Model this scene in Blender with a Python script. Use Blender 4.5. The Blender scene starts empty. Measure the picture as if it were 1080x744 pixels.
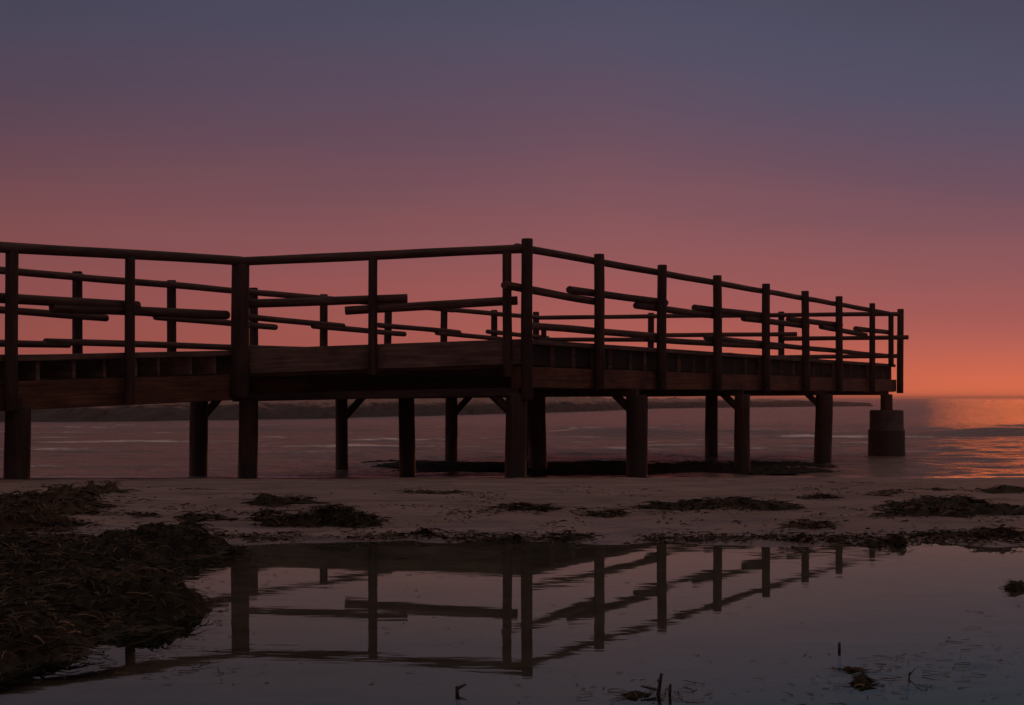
import bpy, bmesh, math, random
from mathutils import Vector, noise, Matrix
random.seed(7)
R = math.radians
sc = bpy.context.scene
COL = sc.collection
F_PX, HOR, CAM_H = 1622.0, 420.0, 0.64       # focal length in photo pixels, horizon row, eye height above the tide pool
D0 = 16.55                                   # distance of the pier corner
SEA_Z = -0.46
U = 1.0 / 98.0                               # metres per unit of railing height

def zu(u): return CAM_H + u * U
def plan(px, Y): return ((px - 540.0) * Y / F_PX, Y)
def lerp(a, b, t): return a + (b - a) * t
def sm(a, b, x):
    t = max(0.0, min(1.0, (x - a) / (b - a))); return t * t * (3 - 2 * t)
def n3(x, y, z=0.0): return noise.noise(Vector((x, y, z)))
def fbm(x, y, z=0.0, o=4): return noise.fractal(Vector((x, y, z)), 1.0, 2.0, o)

# ------------------------------------------------------------------ materials
def new_mat(name):
    m = bpy.data.materials.new(name); m.use_nodes = True
    nt = m.node_tree
    b = nt.nodes['Principled BSDF']
    return m, nt, b
def N(nt, typ, **kw):
    n = nt.nodes.new(typ)
    for k, v in kw.items(): setattr(n, k, v)
    return n
def ramp(nt, fac, stops, interp='LINEAR'):
    r = N(nt, 'ShaderNodeValToRGB'); r.color_ramp.interpolation = interp
    e = r.color_ramp.elements
    while len(e) < len(stops): e.new(0.5)
    for i, (p, c) in enumerate(stops):
        e[i].position = p; e[i].color = (*c, 1)
    nt.links.new(fac, r.inputs[0]); return r
def noise_tex(nt, vec, scale, detail=5, rough=0.55, dist=0.0):
    n = N(nt, 'ShaderNodeTexNoise')
    n.inputs['Scale'].default_value = scale; n.inputs['Detail'].default_value = detail
    n.inputs['Roughness'].default_value = rough; n.inputs['Distortion'].default_value = dist
    if vec is not None: nt.links.new(vec, n.inputs['Vector'])
    return n
def mapping(nt, vec, scale):
    mp = N(nt, 'ShaderNodeMapping'); mp.inputs['Scale'].default_value = scale
    nt.links.new(vec, mp.inputs['Vector']); return mp.outputs[0]
def bump(nt, b, h, strength, dist):
    bp = N(nt, 'ShaderNodeBump'); bp.inputs['Strength'].default_value = strength; bp.inputs['Distance'].default_value = dist
    nt.links.new(h, bp.inputs['Height']); nt.links.new(bp.outputs[0], b.inputs['Normal']); return bp
def mixc(nt, fac, a, b, mode='MIX'):
    m = N(nt, 'ShaderNodeMix', data_type='RGBA', blend_type=mode)
    if isinstance(fac, (int, float)): m.inputs[0].default_value = fac
    else: nt.links.new(fac, m.inputs[0])
    for s, v in ((m.inputs[6], a), (m.inputs[7], b)):
        if isinstance(v, tuple): s.default_value = (*v, 1)
        else: nt.links.new(v, s)
    return m.outputs[2]

def wood(name, dark, mid, light, rough=0.75, wet=False):
    m, nt, b = new_mat(name)
    uv = N(nt, 'ShaderNodeTexCoord')
    oi = N(nt, 'ShaderNodeObjectInfo')
    va = N(nt, 'ShaderNodeVectorMath', operation='ADD')
    cx = N(nt, 'ShaderNodeCombineXYZ')
    mm = N(nt, 'ShaderNodeMath', operation='MULTIPLY'); mm.inputs[1].default_value = 40
    nt.links.new(oi.outputs['Random'], mm.inputs[0]); nt.links.new(mm.outputs[0], cx.inputs[0]); nt.links.new(mm.outputs[0], cx.inputs[1])
    nt.links.new(uv.outputs['UV'], va.inputs[0]); nt.links.new(cx.outputs[0], va.inputs[1])
    grain = noise_tex(nt, mapping(nt, va.outputs[0], (1.6, 34, 1)), 1.0, 6, 0.6, 0.6)
    blot = noise_tex(nt, mapping(nt, va.outputs[0], (2.2, 5, 1)), 1.0, 4, 0.6)
    c1 = ramp(nt, grain.outputs[0], [(0.3, dark), (0.52, mid), (0.75, light)])
    c2 = ramp(nt, blot.outputs[0], [(0.32, (0.45, 0.42, 0.40)), (0.62, (1.1, 1.05, 1.0))])
    c = mixc(nt, 1.0, c1.outputs[0], c2.outputs[0], 'MULTIPLY')
    tone = ramp(nt, oi.outputs['Random'], [(0.0, (0.78, 0.76, 0.76)), (1.0, (1.2, 1.16, 1.1))])
    c = mixc(nt, 1.0, c, tone.outputs[0], 'MULTIPLY')
    if wet:   # weed and water stain on the lower part of the piles
        g = N(nt, 'ShaderNodeNewGeometry'); sp = N(nt, 'ShaderNodeSeparateXYZ')
        nt.links.new(g.outputs['Position'], sp.inputs[0])
        nz = noise_tex(nt, g.outputs['Position'], 5.0, 4)
        ad = N(nt, 'ShaderNodeMath', operation='MULTIPLY_ADD'); ad.inputs[1].default_value = 0.35
        nt.links.new(nz.outputs[0], ad.inputs[0]); nt.links.new(sp.outputs[2], ad.inputs[2])
        w = ramp(nt, ad.outputs[0], [(0.0, (1, 1, 1)), (0.28, (0, 0, 0))])
        c = mixc(nt, w.outputs[0], c, (0.018, 0.020, 0.015))
        rr = N(nt, 'ShaderNodeMapRange'); rr.inputs[3].default_value = rough; rr.inputs[4].default_value = 0.35
        nt.links.new(w.outputs[0], rr.inputs[0]); nt.links.new(rr.outputs[0], b.inputs['Roughness'])
    else:
        b.inputs['Roughness'].default_value = rough
    nt.links.new(c, b.inputs['Base Color'])
    b.inputs['Specular IOR Level'].default_value = 0.25
    bump(nt, b, grain.outputs[0], 0.6, 0.012)
    return m

M_RAIL = wood('weathered_log', (0.034, 0.020, 0.015), (0.070, 0.042, 0.032), (0.12, 0.072, 0.056))
M_POST = wood('post_log', (0.016, 0.010, 0.008), (0.037, 0.022, 0.016), (0.068, 0.041, 0.031))
M_GAP_SHADE = wood('gap_shade_board', (0.006, 0.004, 0.003), (0.012, 0.008, 0.006), (0.022, 0.015, 0.012))  # near-black, shade between the joists put into the colour
M_BEAM = wood('tarred_beam', (0.055, 0.024, 0.014), (0.12, 0.055, 0.030), (0.19, 0.09, 0.05))
M_JOIST = wood('joist_timber', (0.06, 0.040, 0.033), (0.12, 0.082, 0.066), (0.18, 0.125, 0.10))
M_PLANK = wood('deck_plank', (0.05, 0.034, 0.028), (0.11, 0.072, 0.058), (0.17, 0.115, 0.095))
M_PILE = wood('pile_log', (0.020, 0.012, 0.009), (0.045, 0.026, 0.018), (0.075, 0.044, 0.032), wet=True)

def concrete():
    m, nt, b = new_mat('stained_concrete')
    g = N(nt, 'ShaderNodeNewGeometry'); sp = N(nt, 'ShaderNodeSeparateXYZ')
    nt.links.new(g.outputs['Position'], sp.inputs[0])
    n = noise_tex(nt, g.outputs['Position'], 6, 6, 0.65)
    c = ramp(nt, n.outputs[0], [(0.3, (0.016, 0.012, 0.011)), (0.7, (0.055, 0.041, 0.036))])
    ad = N(nt, 'ShaderNodeMath', operation='MULTIPLY_ADD'); ad.inputs[1].default_value = 0.12
    nt.links.new(n.outputs[0], ad.inputs[0]); nt.links.new(sp.outputs[2], ad.inputs[2])
    w = ramp(nt, ad.outputs[0], [(0.08, (1, 1, 1)), (0.13, (0, 0, 0))])
    nt.links.new(mixc(nt, w.outputs[0], c.outputs[0], (0.010, 0.010, 0.008)), b.inputs['Base Color'])
    b.inputs['Roughness'].default_value = 0.75
    bump(nt, b, n.outputs[0], 0.7, 0.03)
    return m
M_CONC = concrete()

def sand():
    m, nt, b = new_mat('wet_sand')
    g = N(nt, 'ShaderNodeNewGeometry'); P = g.outputs['Position']
    sp = N(nt, 'ShaderNodeSeparateXYZ'); nt.links.new(P, sp.inputs[0])
    big = noise_tex(nt, mapping(nt, P, (0.55, 1.3, 1)), 1.0, 5, 0.6)
    fine = noise_tex(nt, P, 60, 6, 0.7)
    mid = noise_tex(nt, mapping(nt, P, (2.6, 6, 5)), 1.0, 7, 0.7)
    c = ramp(nt, big.outputs[0], [(0.30, (0.13, 0.089, 0.072)), (0.50, (0.20, 0.138, 0.112)), (0.75, (0.27, 0.188, 0.155))])
    c2 = ramp(nt, mid.outputs[0], [(0.36, (0.42, 0.40, 0.40)), (0.52, (1, 1, 1)), (0.8, (1.15, 1.15, 1.15))])
    cc = mixc(nt, 0.8, c.outputs[0], c2.outputs[0], 'MULTIPLY')
    f2 = ramp(nt, fine.outputs[0], [(0.3, (0.75, 0.75, 0.75)), (0.6, (1.1, 1.1, 1.1))])
    cc = mixc(nt, 0.6, cc, f2.outputs[0], 'MULTIPLY')
    # soaked sand close to the two water levels
    a = N(nt, 'ShaderNodeMath', operation='MULTIPLY_ADD'); a.inputs[1].default_value = 0.07
    nt.links.new(mid.outputs[0], a.inputs[0]); nt.links.new(sp.outputs[2], a.inputs[2])
    w1 = ramp(nt, a.outputs[0], [(0.035, (1, 1, 1)), (0.066, (0, 0, 0))])
    w2 = N(nt, 'ShaderNodeMapRange'); w2.inputs[1].default_value = -0.10; w2.inputs[2].default_value = -0.36
    nt.links.new(a.outputs[0], w2.inputs[0])
    wy = N(nt, 'ShaderNodeMath', operation='LESS_THAN'); wy.inputs[1].default_value = 9.5
    nt.links.new(sp.outputs[1], wy.inputs[0])
    w3 = N(nt, 'ShaderNodeMath', operation='MULTIPLY'); nt.links.new(w1.outputs[0], w3.inputs[0]); nt.links.new(wy.outputs[0], w3.inputs[1])
    w = N(nt, 'ShaderNodeMath', operation='MAXIMUM'); nt.links.new(w3.outputs[0], w.inputs[0]); nt.links.new(w2.outputs[0], w.inputs[1])
    cc = mixc(nt, w.outputs[0], cc, mixc(nt, 1.0, cc, (0.85, 0.84, 0.83), 'MULTIPLY'))
    nt.links.new(cc, b.inputs['Base Color'])
    rr = N(nt, 'ShaderNodeMapRange'); rr.inputs[3].default_value = 0.7; rr.inputs[4].default_value = 0.18
    nt.links.new(w.outputs[0], rr.inputs[0]); nt.links.new(rr.outputs[0], b.inputs['Roughness'])
    b.inputs['Specular IOR Level'].default_value = 0.3
    h = N(nt, 'ShaderNodeMath', operation='MULTIPLY_ADD'); h.inputs[1].default_value = 0.25
    nt.links.new(fine.outputs[0], h.inputs[0]); nt.links.new(mid.outputs[0], h.inputs[2])
    bump(nt, b, h.outputs[0], 0.6, 0.05)
    return m
M_SAND = sand()

def pool():
    m, nt, b = new_mat('still_pool_water')
    nt.nodes.remove(b)
    out = nt.nodes['Material Output']
    g = N(nt, 'ShaderNodeNewGeometry')
    a = noise_tex(nt, mapping(nt, g.outputs['Position'], (2.2, 7, 1)), 1.0, 3, 0.55)
    c = noise_tex(nt, mapping(nt, g.outputs['Position'], (0.5, 0.9, 1)), 1.0, 2, 0.5)
    cr = ramp(nt, c.outputs[0], [(0.42, (0.12, 0.12, 0.12)), (0.68, (1, 1, 1))])
    mu = N(nt, 'ShaderNodeMath', operation='MULTIPLY'); nt.links.new(a.outputs[0], mu.inputs[0]); nt.links.new(cr.outputs[0], mu.inputs[1])
    bp = N(nt, 'ShaderNodeBump'); bp.inputs['Strength'].default_value = 0.5; bp.inputs['Distance'].default_value = 0.0013
    nt.links.new(mu.outputs[0], bp.inputs['Height'])
    fr = N(nt, 'ShaderNodeFresnel'); fr.inputs['IOR'].default_value = 1.333
    gl = N(nt, 'ShaderNodeBsdfGlossy'); gl.inputs['Roughness'].default_value = 0.012; gl.inputs['Color'].default_value = (0.69, 1.0, 0.84, 1)
    nt.links.new(bp.outputs[0], gl.inputs['Normal'])
    tr = N(nt, 'ShaderNodeBsdfTransparent'); tr.inputs['Color'].default_value = (0.84, 0.86, 0.85, 1)
    mx = N(nt, 'ShaderNodeMixShader')
    nt.links.new(fr.outputs[0], mx.inputs[0]); nt.links.new(tr.outputs[0], mx.inputs[1]); nt.links.new(gl.outputs[0], mx.inputs[2])
    nt.links.new(mx.outputs[0], out.inputs[0])
    return m
M_POOL = pool()

def sea_mat():
    m, nt, b = new_mat('sea_surface')
    g = N(nt, 'ShaderNodeNewGeometry'); P = g.outputs['Position']
    a1 = noise_tex(nt, mapping(nt, P, (0.55, 1.7, 1)), 1.0, 6, 0.6, 0.3)
    a2 = noise_tex(nt, mapping(nt, P, (0.10, 0.55, 1)), 1.0, 6, 0.68)
    ad = N(nt, 'ShaderNodeMath', operation='MULTIPLY_ADD'); ad.inputs[1].default_value = 3.0
    nt.links.new(a2.outputs[0], ad.inputs[0]); nt.links.new(a1.outputs[0], ad.inputs[2])
    bp = bump(nt, b, ad.outputs[0], 0.9, 0.34)
    sy = N(nt, 'ShaderNodeSeparateXYZ'); nt.links.new(P, sy.inputs[0])      # the bay is smoother out beyond the breaking waves
    my = N(nt, 'ShaderNodeMapRange'); my.inputs[1].default_value = 42; my.inputs[2].default_value = 75; my.inputs[3].default_value = 0.7; my.inputs[4].default_value = 0.42
    nt.links.new(sy.outputs[1], my.inputs[0]); nt.links.new(my.outputs[0], bp.inputs['Strength'])
    at = N(nt, 'ShaderNodeAttribute'); at.attribute_name = 'foam'
    fn = noise_tex(nt, mapping(nt, P, (2.2, 5.0, 1)), 1.0, 6, 0.75)
    fm = N(nt, 'ShaderNodeMath', operation='ADD'); nt.links.new(at.outputs['Fac'], fm.inputs[0]); nt.links.new(fn.outputs[0], fm.inputs[1])
    fr = ramp(nt, fm.outputs[0], [(0.68, (0, 0, 0)), (1.02, (1, 1, 1))])
    c = mixc(nt, fr.outputs[0], (0.15, 0.115, 0.098), (0.80, 0.68, 0.62))
    nt.links.new(c, b.inputs['Base Color'])
    rr = N(nt, 'ShaderNodeMapRange'); rr.inputs[3].default_value = 0.6; rr.inputs[4].default_value = 0.7
    nt.links.new(fr.outputs[0], rr.inputs[0]); nt.links.new(rr.outputs[0], b.inputs['Roughness'])
    b.inputs['IOR'].default_value = 1.333; b.inputs['Specular IOR Level'].default_value = 0.0
    # a separate, slightly warm-tinted mirror layer over the water body and the foam
    out = nt.nodes['Material Output']
    gl = N(nt, 'ShaderNodeBsdfGlossy'); gl.inputs['Roughness'].default_value = 0.19; gl.inputs['Color'].default_value = (1.0, 0.84, 0.74, 1)
    nt.links.new(bp.outputs[0], gl.inputs['Normal'])
    fz = N(nt, 'ShaderNodeFresnel'); fz.inputs['IOR'].default_value = 1.333; nt.links.new(bp.outputs[0], fz.inputs['Normal'])
    inv = N(nt, 'ShaderNodeMath', operation='MULTIPLY_ADD'); inv.inputs[1].default_value = -0.75; inv.inputs[2].default_value = 1.0; nt.links.new(fr.outputs[0], inv.inputs[0])
    mm = N(nt, 'ShaderNodeMath', operation='MULTIPLY'); nt.links.new(fz.outputs[0], mm.inputs[0]); nt.links.new(inv.outputs[0], mm.inputs[1])
    mx = N(nt, 'ShaderNodeMixShader'); nt.links.new(mm.outputs[0], mx.inputs[0]); nt.links.new(b.outputs[0], mx.inputs[1]); nt.links.new(gl.outputs[0], mx.inputs[2])
    nt.links.new(mx.outputs[0], out.inputs[0])
    return m
M_SEA = sea_mat()

def shore_mat():
    m, nt, b = new_mat('far_shore_rock_and_sand')
    g = N(nt, 'ShaderNodeNewGeometry'); P = g.outputs['Position']
    sp = N(nt, 'ShaderNodeSeparateXYZ'); nt.links.new(P, sp.inputs[0])
    n = noise_tex(nt, mapping(nt, P, (0.35, 0.35, 1.0)), 1.0, 7, 0.7)
    ad = N(nt, 'ShaderNodeMath', operation='MULTIPLY_ADD'); ad.inputs[1].default_value = 1.3
    nt.links.new(n.outputs[0], ad.inputs[0]); nt.links.new(sp.outputs[2], ad.inputs[2])
    c = ramp(nt, ad.outputs[0], [(0.0, (0.012, 0.008, 0.005)), (0.82, (0.028, 0.017, 0.011)), (0.99, (0.22, 0.12, 0.085)), (1.0, (0.26, 0.15, 0.11))])
    nt.links.new(c.outputs[0], b.inputs['Base Color'])
    b.inputs['Roughness'].default_value = 0.85
    return m
M_SHORE = shore_mat()

def weed(name, stops):
    m, nt, b = new_mat(name)
    g = N(nt, 'ShaderNodeNewGeometry')
    n = noise_tex(nt, g.outputs['Position'], 7, 4, 0.6)
    c = ramp(nt, g.outputs['Random Per Island'], stops)
    c2 = ramp(nt, n.outputs[0], [(0.3, (0.4, 0.4, 0.4)), (0.7, (1.25, 1.2, 1.15))])
    nt.links.new(mixc(nt, 1.0, c.outputs[0], c2.outputs[0], 'MULTIPLY'), b.inputs['Base Color'])
    b.inputs['Roughness'].default_value = 0.75
    b.inputs['Specular IOR Level'].default_value = 0.12
    return m
M_WEED = weed('washed_up_seaweed', [(0.0, (0.016, 0.013, 0.008)), (0.5, (0.040, 0.031, 0.018)), (0.85, (0.08, 0.052, 0.030)), (1.0, (0.17, 0.10, 0.06))])
M_MUD = weed('weed_covered_stone', [(0.0, (0.022, 0.018, 0.015)), (1.0, (0.040, 0.032, 0.026))])
M_SHADE_MAT = weed('shade_mat_dark', [(0.0, (0.006, 0.007, 0.005)), (1.0, (0.022, 0.020, 0.014))])  # near-black, for the shade painted under the middle of the pier
M_STICK = wood('drift_stick', (0.020, 0.014, 0.011), (0.04, 0.028, 0.022), (0.07, 0.05, 0.04), 0.6)

# ------------------------------------------------------------------ object helpers
def link(name, me, mat, parent=None, smooth=False):
    """Link a mesh as one object, with its origin at the centre of its foot."""
    me.name = name
    xs = [v.co.x for v in me.vertices]; ys = [v.co.y for v in me.vertices]; zs = [v.co.z for v in me.vertices]
    o0 = Vector(((min(xs) + max(xs)) / 2, (min(ys) + max(ys)) / 2, min(zs)))
    me.transform(Matrix.Translation(-o0))
    me.materials.append(mat)
    if smooth:
        for p in me.polygons: p.use_smooth = True
    o = bpy.data.objects.new(name, me); COL.objects.link(o)
    if parent is not None:
        o.parent = parent
        base = parent; off = Vector((0, 0, 0))
        while base is not None: off += base.location; base = base.parent
        o.location = o0 - off
    else: o.location = o0
    return o
def bm_obj(name, bm, mat, parent=None, smooth=False):
    me = bpy.data.meshes.new(name); bm.to_mesh(me); bm.free()
    return link(name, me, mat, parent, smooth)
def tag(o, label, cat, group=None, kind=None):
    if label: o['label'] = label
    if cat: o['category'] = cat
    if group: o['group'] = group
    if kind: o['kind'] = kind
    return o

def frame(d):
    d = d.normalized()
    up = Vector((0, 0, 1)) if abs(d.z) < 0.9 else Vector((0, 1, 0))
    s = d.cross(up).normalized(); t = s.cross(d).normalized()
    return s, t
def add_log(bm, p0, p1, r0, r1=None, sides=12, wob=0.03, bow=0.006):
    """A round timber with a slightly uneven girth, gentle bow and chamfered ends."""
    r1 = r0 if r1 is None else r1
    uvl = bm.loops.layers.uv.verify()
    p0, p1 = Vector(p0), Vector(p1); d = p1 - p0; L = d.length; s, t = frame(d)
    n = max(3, int(L / 0.28)); seed = random.random() * 100
    ch = min(0.012, L * 0.1)
    st = [0.0, ch / L] + [ch / L + (1 - 2 * ch / L) * k / n for k in range(1, n)] + [1 - ch / L, 1.0]
    rings = []
    for i, f in enumerate(st):
        r = lerp(r0, r1, f) * (0.93 if i in (0, len(st) - 1) else 1.0)
        c = p0 + d * f + s * bow * n3(f * L * 0.7, seed) * 2 + t * bow * n3(f * L * 0.7, seed + 9) * 2
        rg = []
        for k in range(sides):
            a = 2 * math.pi * k / sides
            rr = r * (1 + wob * n3(math.cos(a) * 1.5 + seed, math.sin(a) * 1.5, f * L * 1.2) * 1.6)
            rg.append(bm.verts.new(c + (s * math.cos(a) + t * math.sin(a)) * rr))
        rings.append(rg)
    for i in range(len(st) - 1):
        for k in range(sides):
            k2 = (k + 1) % sides
            fc = bm.faces.new((rings[i][k], rings[i][k2], rings[i + 1][k2], rings[i + 1][k]))
            fc.smooth = True
            for lp, (uu, vv) in zip(fc.loops, ((st[i], k), (st[i], k + 1), (st[i + 1], k + 1), (st[i + 1], k))):
                lp[uvl].uv = (uu * L, vv / sides * 2 * math.pi * r0)
    for rg, flip in ((rings[0], True), (rings[-1], False)):
        fc = bm.faces.new(list(reversed(rg)) if flip else rg)
        for k, lp in enumerate(fc.loops):
            a = 2 * math.pi * k / sides; lp[uvl].uv = (0.05 * math.cos(a), 0.05 * math.sin(a))
def add_beam(bm, p0, p1, w, h, ch=0.006, jit=0.002):
    """A sawn timber: p0, p1 = centre of the top face at both ends; chamfered long edges, faintly crooked."""
    uvl = bm.loops.layers.uv.verify()
    p0, p1 = Vector(p0), Vector(p1); d = p1 - p0; L = d.length; s, t = frame(d)
    n = max(1, int(L / 0.6)); seed = random.random() * 100
    ch = min(ch, w * 0.3, h * 0.3)
    prof = [(-w/2 + ch, 0), (w/2 - ch, 0), (w/2, -ch), (w/2, -h + ch), (w/2 - ch, -h), (-w/2 + ch, -h), (-w/2, -h + ch), (-w/2, -ch)]
    acc = [0.0]
    for k in range(8):
        a, b = prof[k], prof[(k + 1) % 8]; acc.append(acc[-1] + math.hypot(a[0] - b[0], a[1] - b[1]))
    rings = []
    for i in range(n + 1):
        f = i / n
        o = s * n3(f * L, seed) * jit * 2 + t * n3(f * L, seed + 5) * jit * 2
        rings.append([bm.verts.new(p0 + d * f + o + s * x + t * z) for x, z in prof])
    for i in range(n):
        for k in range(8):
            k2 = (k + 1) % 8
            fc = bm.faces.new((rings[i][k], rings[i][k2], rings[i + 1][k2], rings[i + 1][k]))
            for lp, (uu, vv) in zip(fc.loops, ((i, acc[k]), (i, acc[k + 1]), (i + 1, acc[k + 1]), (i + 1, acc[k]))):
                lp[uvl].uv = (uu / n * L, vv)
    for rg, flip in ((rings[0], True), (rings[-1], False)):
        fc = bm.faces.new(list(reversed(rg)) if flip else rg)
        for lp, (x, z) in zip(fc.loops, list(reversed(prof)) if flip else prof): lp[uvl].uv = (x * 0.2, z)
def done(bm):
    bmesh.ops.recalc_face_normals(bm, faces=bm.faces); return bm
def log_part(name, parent, mat, p0, p1, r0, r1=None, **kw):
    bm = bmesh.new(); add_log(bm, p0, p1, r0, r1, **kw); return bm_obj(name, done(bm), mat, parent)
def beam_part(name, parent, mat, p0, p1, w, h, **kw):
    bm = bmesh.new(); add_beam(bm, p0, p1, w, h, **kw); return bm_obj(name, done(bm), mat, parent)

# ------------------------------------------------------------------ the setting: sand
PROFILE = [(-60, 3.0), (-20, 1.3), (-5, 0.28), (-2.2, 0.04), (0, -0.05), (5.2, -0.05), (6.5, -0.022), (7.15, 0.012), (8.6, 0.05),
           (10.5, 0.015), (12, -0.03), (14, -0.105), (16.5, -0.225), (21.6, -0.465), (30, -1.0), (60, -3.0), (400, -12)]
def prof(y):
    for (a, za), (b, zb) in zip(PROFILE, PROFILE[1:]):
        if y <= b: return lerp(za, zb, max(0.0, (y - a) / (b - a)))
    return PROFILE[-1][1]
def ground(x, y):
    edge = sm(5.4, 7.0, y) * (1 - sm(8.5, 10.5, y))
    yy = y + (0.60 * n3(x * 0.6, y * 0.35, 3.1) + 0.40 * n3(x * 2.1, y * 1.2, 8.0) + 0.22 * n3(x * 5.5, y * 3.0, 6.0)) * (edge + 0.3 * sm(10, 16, y))
    z = prof(yy)
    z += 0.016 * fbm(x * 0.8, y * 0.8, 1.0) * sm(7, 8.5, y) + 0.007 * fbm(x * 3.1, y * 3.1, 2.0) * (0.35 + sm(6.6, 8, y))
    z += 0.035 * sm(9, 14, abs(x)) * (1 - sm(9, 12, y)) * 4
    return z
def gpt(px, py):
    """Where the sight line through a photo pixel meets the sand (or the pool)."""
    Y = 2.6
    while Y < 40:
        z = CAM_H + (HOR - py) * Y / F_PX; x = (px - 540) * Y / F_PX
        if z <= max(ground(x, Y), 0 if Y < 9 else -9): return x, Y
        Y += 0.02
    return (px - 540) * Y / F_PX, Y

def fan_mesh(ys, cols, zf, base=3.0):
    verts, faces = [], []
    nc = len(cols)
    for y in ys:
        for a in cols:
            x = a * (abs(y) + base); verts.append((x, y, zf(x, y)))
    for i in range(len(ys) - 1):
        for j in range(nc - 1):
            k = i * nc + j; faces.append((k, k + 1, k + nc + 1, k + nc))
    me = bpy.data.meshes.new('m'); me.from_pydata(verts, [], faces); me.update(); return me
def fan_cols(n, inner, outer, k):
    c = [-inner + 2 * inner * i / n for i in range(n + 1)]
    e = [inner + (outer - inner) * (i / k) ** 1.6 for i in range(1, k + 1)]
    return [-v for v in reversed(e)] + c + e
ys = [-60, -45, -30, -20, -12, -8, -5, -3.5, -2, -1, 0, 0.8, 1.6, 2.2]
y = 2.5
while y < 26: ys.append(y); y *= 1.0065
ys += [28, 31, 36, 45, 60, 90, 150]
g = link('ground', fan_mesh(ys, fan_cols(300, 0.42, 3.0, 24), ground), M_SAND, smooth=True)
tag(g, 'wet brown sandy beach sloping from the tide pool down to the sea', None, kind='structure')

# pool: a still sheet that the sand rises through at its edges
ys = [-2.6 + i * 0.4 for i in range(29)]
me = bpy.data.meshes.new('m')
vs = [(x, yy, 0.0) for yy in ys for x in (-13, -6, -3, 0, 3, 6, 13)]
me.from_pydata(vs, [], [(i * 7 + j, i * 7 + j + 1, i * 7 + j + 8, i * 7 + j + 7) for i in range(len(ys) - 1) for j in range(6)]); me.update()
tag(link('pool_water', me, M_POOL), 'still tide pool in the sand mirroring the pier railing', None, kind='structure')

# sea
FOAM = {}
SWELL = [(3.3, 44.5, 2.4, 1.6, 0.26, 0.0), (14.5, 45.0, 2.8, 1.6, 0.24, 0.0), (7.2, 47.0, 2.6, 1.2, 0.12, 0.0), (-9, 52, 6, 1.0, 0.10, 0.0)]
BREAK = [(41.5, 0.0, 0.10, 0.9), (37.5, 2.0, 0.08, 0.8), (55.0, 5.0, 0.08, 0.6), (34.0, 17.0, 0.07, 0.7), (31.0, 7.0, 0.06, 0.6), (28.3, 11.0, 0.025, 0.4), (26.0, 13.0, 0.05, 0.5), (24.2, 23.0, 0.04, 0.4), (39.5, 31.0, 0.08, 0.7), (35.6, 37.0, 0.08, 0.7), (32.4, 43.0, 0.07, 0.6), (47.5, 29.0, 0.10, 0.8), (60.0, 47.0, 0.10, 0.7)]
def sea_z(x, y):
    d = y
    z = 0.0; f = 0.0
    near = sm(22, 34, y)
    for c, sd, h, fo in BREAK:
        cc = c + 2.2 * n3(x * 0.09, sd) + 0.8 * n3(x * 0.33, sd + 3) + 0.3 * n3(x * 1.1, sd + 6)
        amp = max(0.0, 0.40 + 1.2 * n3(x * 0.16, sd + 20) + 0.6 * n3(x * 0.7, sd + 40))
        t = (y - cc)
        w = 0.5 if t < 0 else 1.6
        gsh = math.exp(-(t / w) ** 2)
        z += h * amp * gsh
        f += fo * amp * math.exp(-((t + 0.3) / 0.28) ** 2) * 0.6
    for cx, cy, wx, wy, h, fo in SWELL:
        e = math.exp(-((x - cx) / wx) ** 2); t = y - cy - 0.3 * n3(x * 0.4, 5)
        gsh = math.exp(-(t / (wy * (0.7 if t < 0 else 1.6))) ** 2)
        z += h * e * gsh
    lw = 0.035 * sm(30, 60, y)
    z += lw * (math.sin(y * 0.55 + 2 * n3(x * 0.05, y * 0.03)) * n3(x * 0.08, y * 0.15, 4) + 0.6 * n3(x * 0.25, y * 0.6, 7))
    z += 0.012 * near * fbm(x * 0.9, y * 1.8, 3.0, 3) + 0.004 * n3(x * 0.9, y * 2.5)
    chop = (1 - sm(29, 42, y)) * (0.6 + 0.4 * math.exp(-((x - 1.5) / 5.0) ** 2))
    z += 0.055 * chop * (n3(x * 0.55, y * 1.3, 11) + 0.6 * n3(x * 1.3, y * 2.6, 12))
    return SEA_Z + z, f
foam = []
def seaf(x, y):
    z, f = sea_z(x, y); foam.append(f); return z
ys = []
y = 18.5
while y < 420: ys.append(y); y *= 1.0062
while y < 4000: ys.append(y); y *= 1.05
me = fan_mesh(ys, fan_cols(170, 0.40, 3.0, 20), seaf)
at = me.attributes.new('foam', 'FLOAT', 'POINT'); at.data.foreach_set('value', foam)
tag(link('sea', me, M_SEA, smooth=True), 'calm evening sea with low swells reaching the horizon', None, kind='structure')

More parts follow.
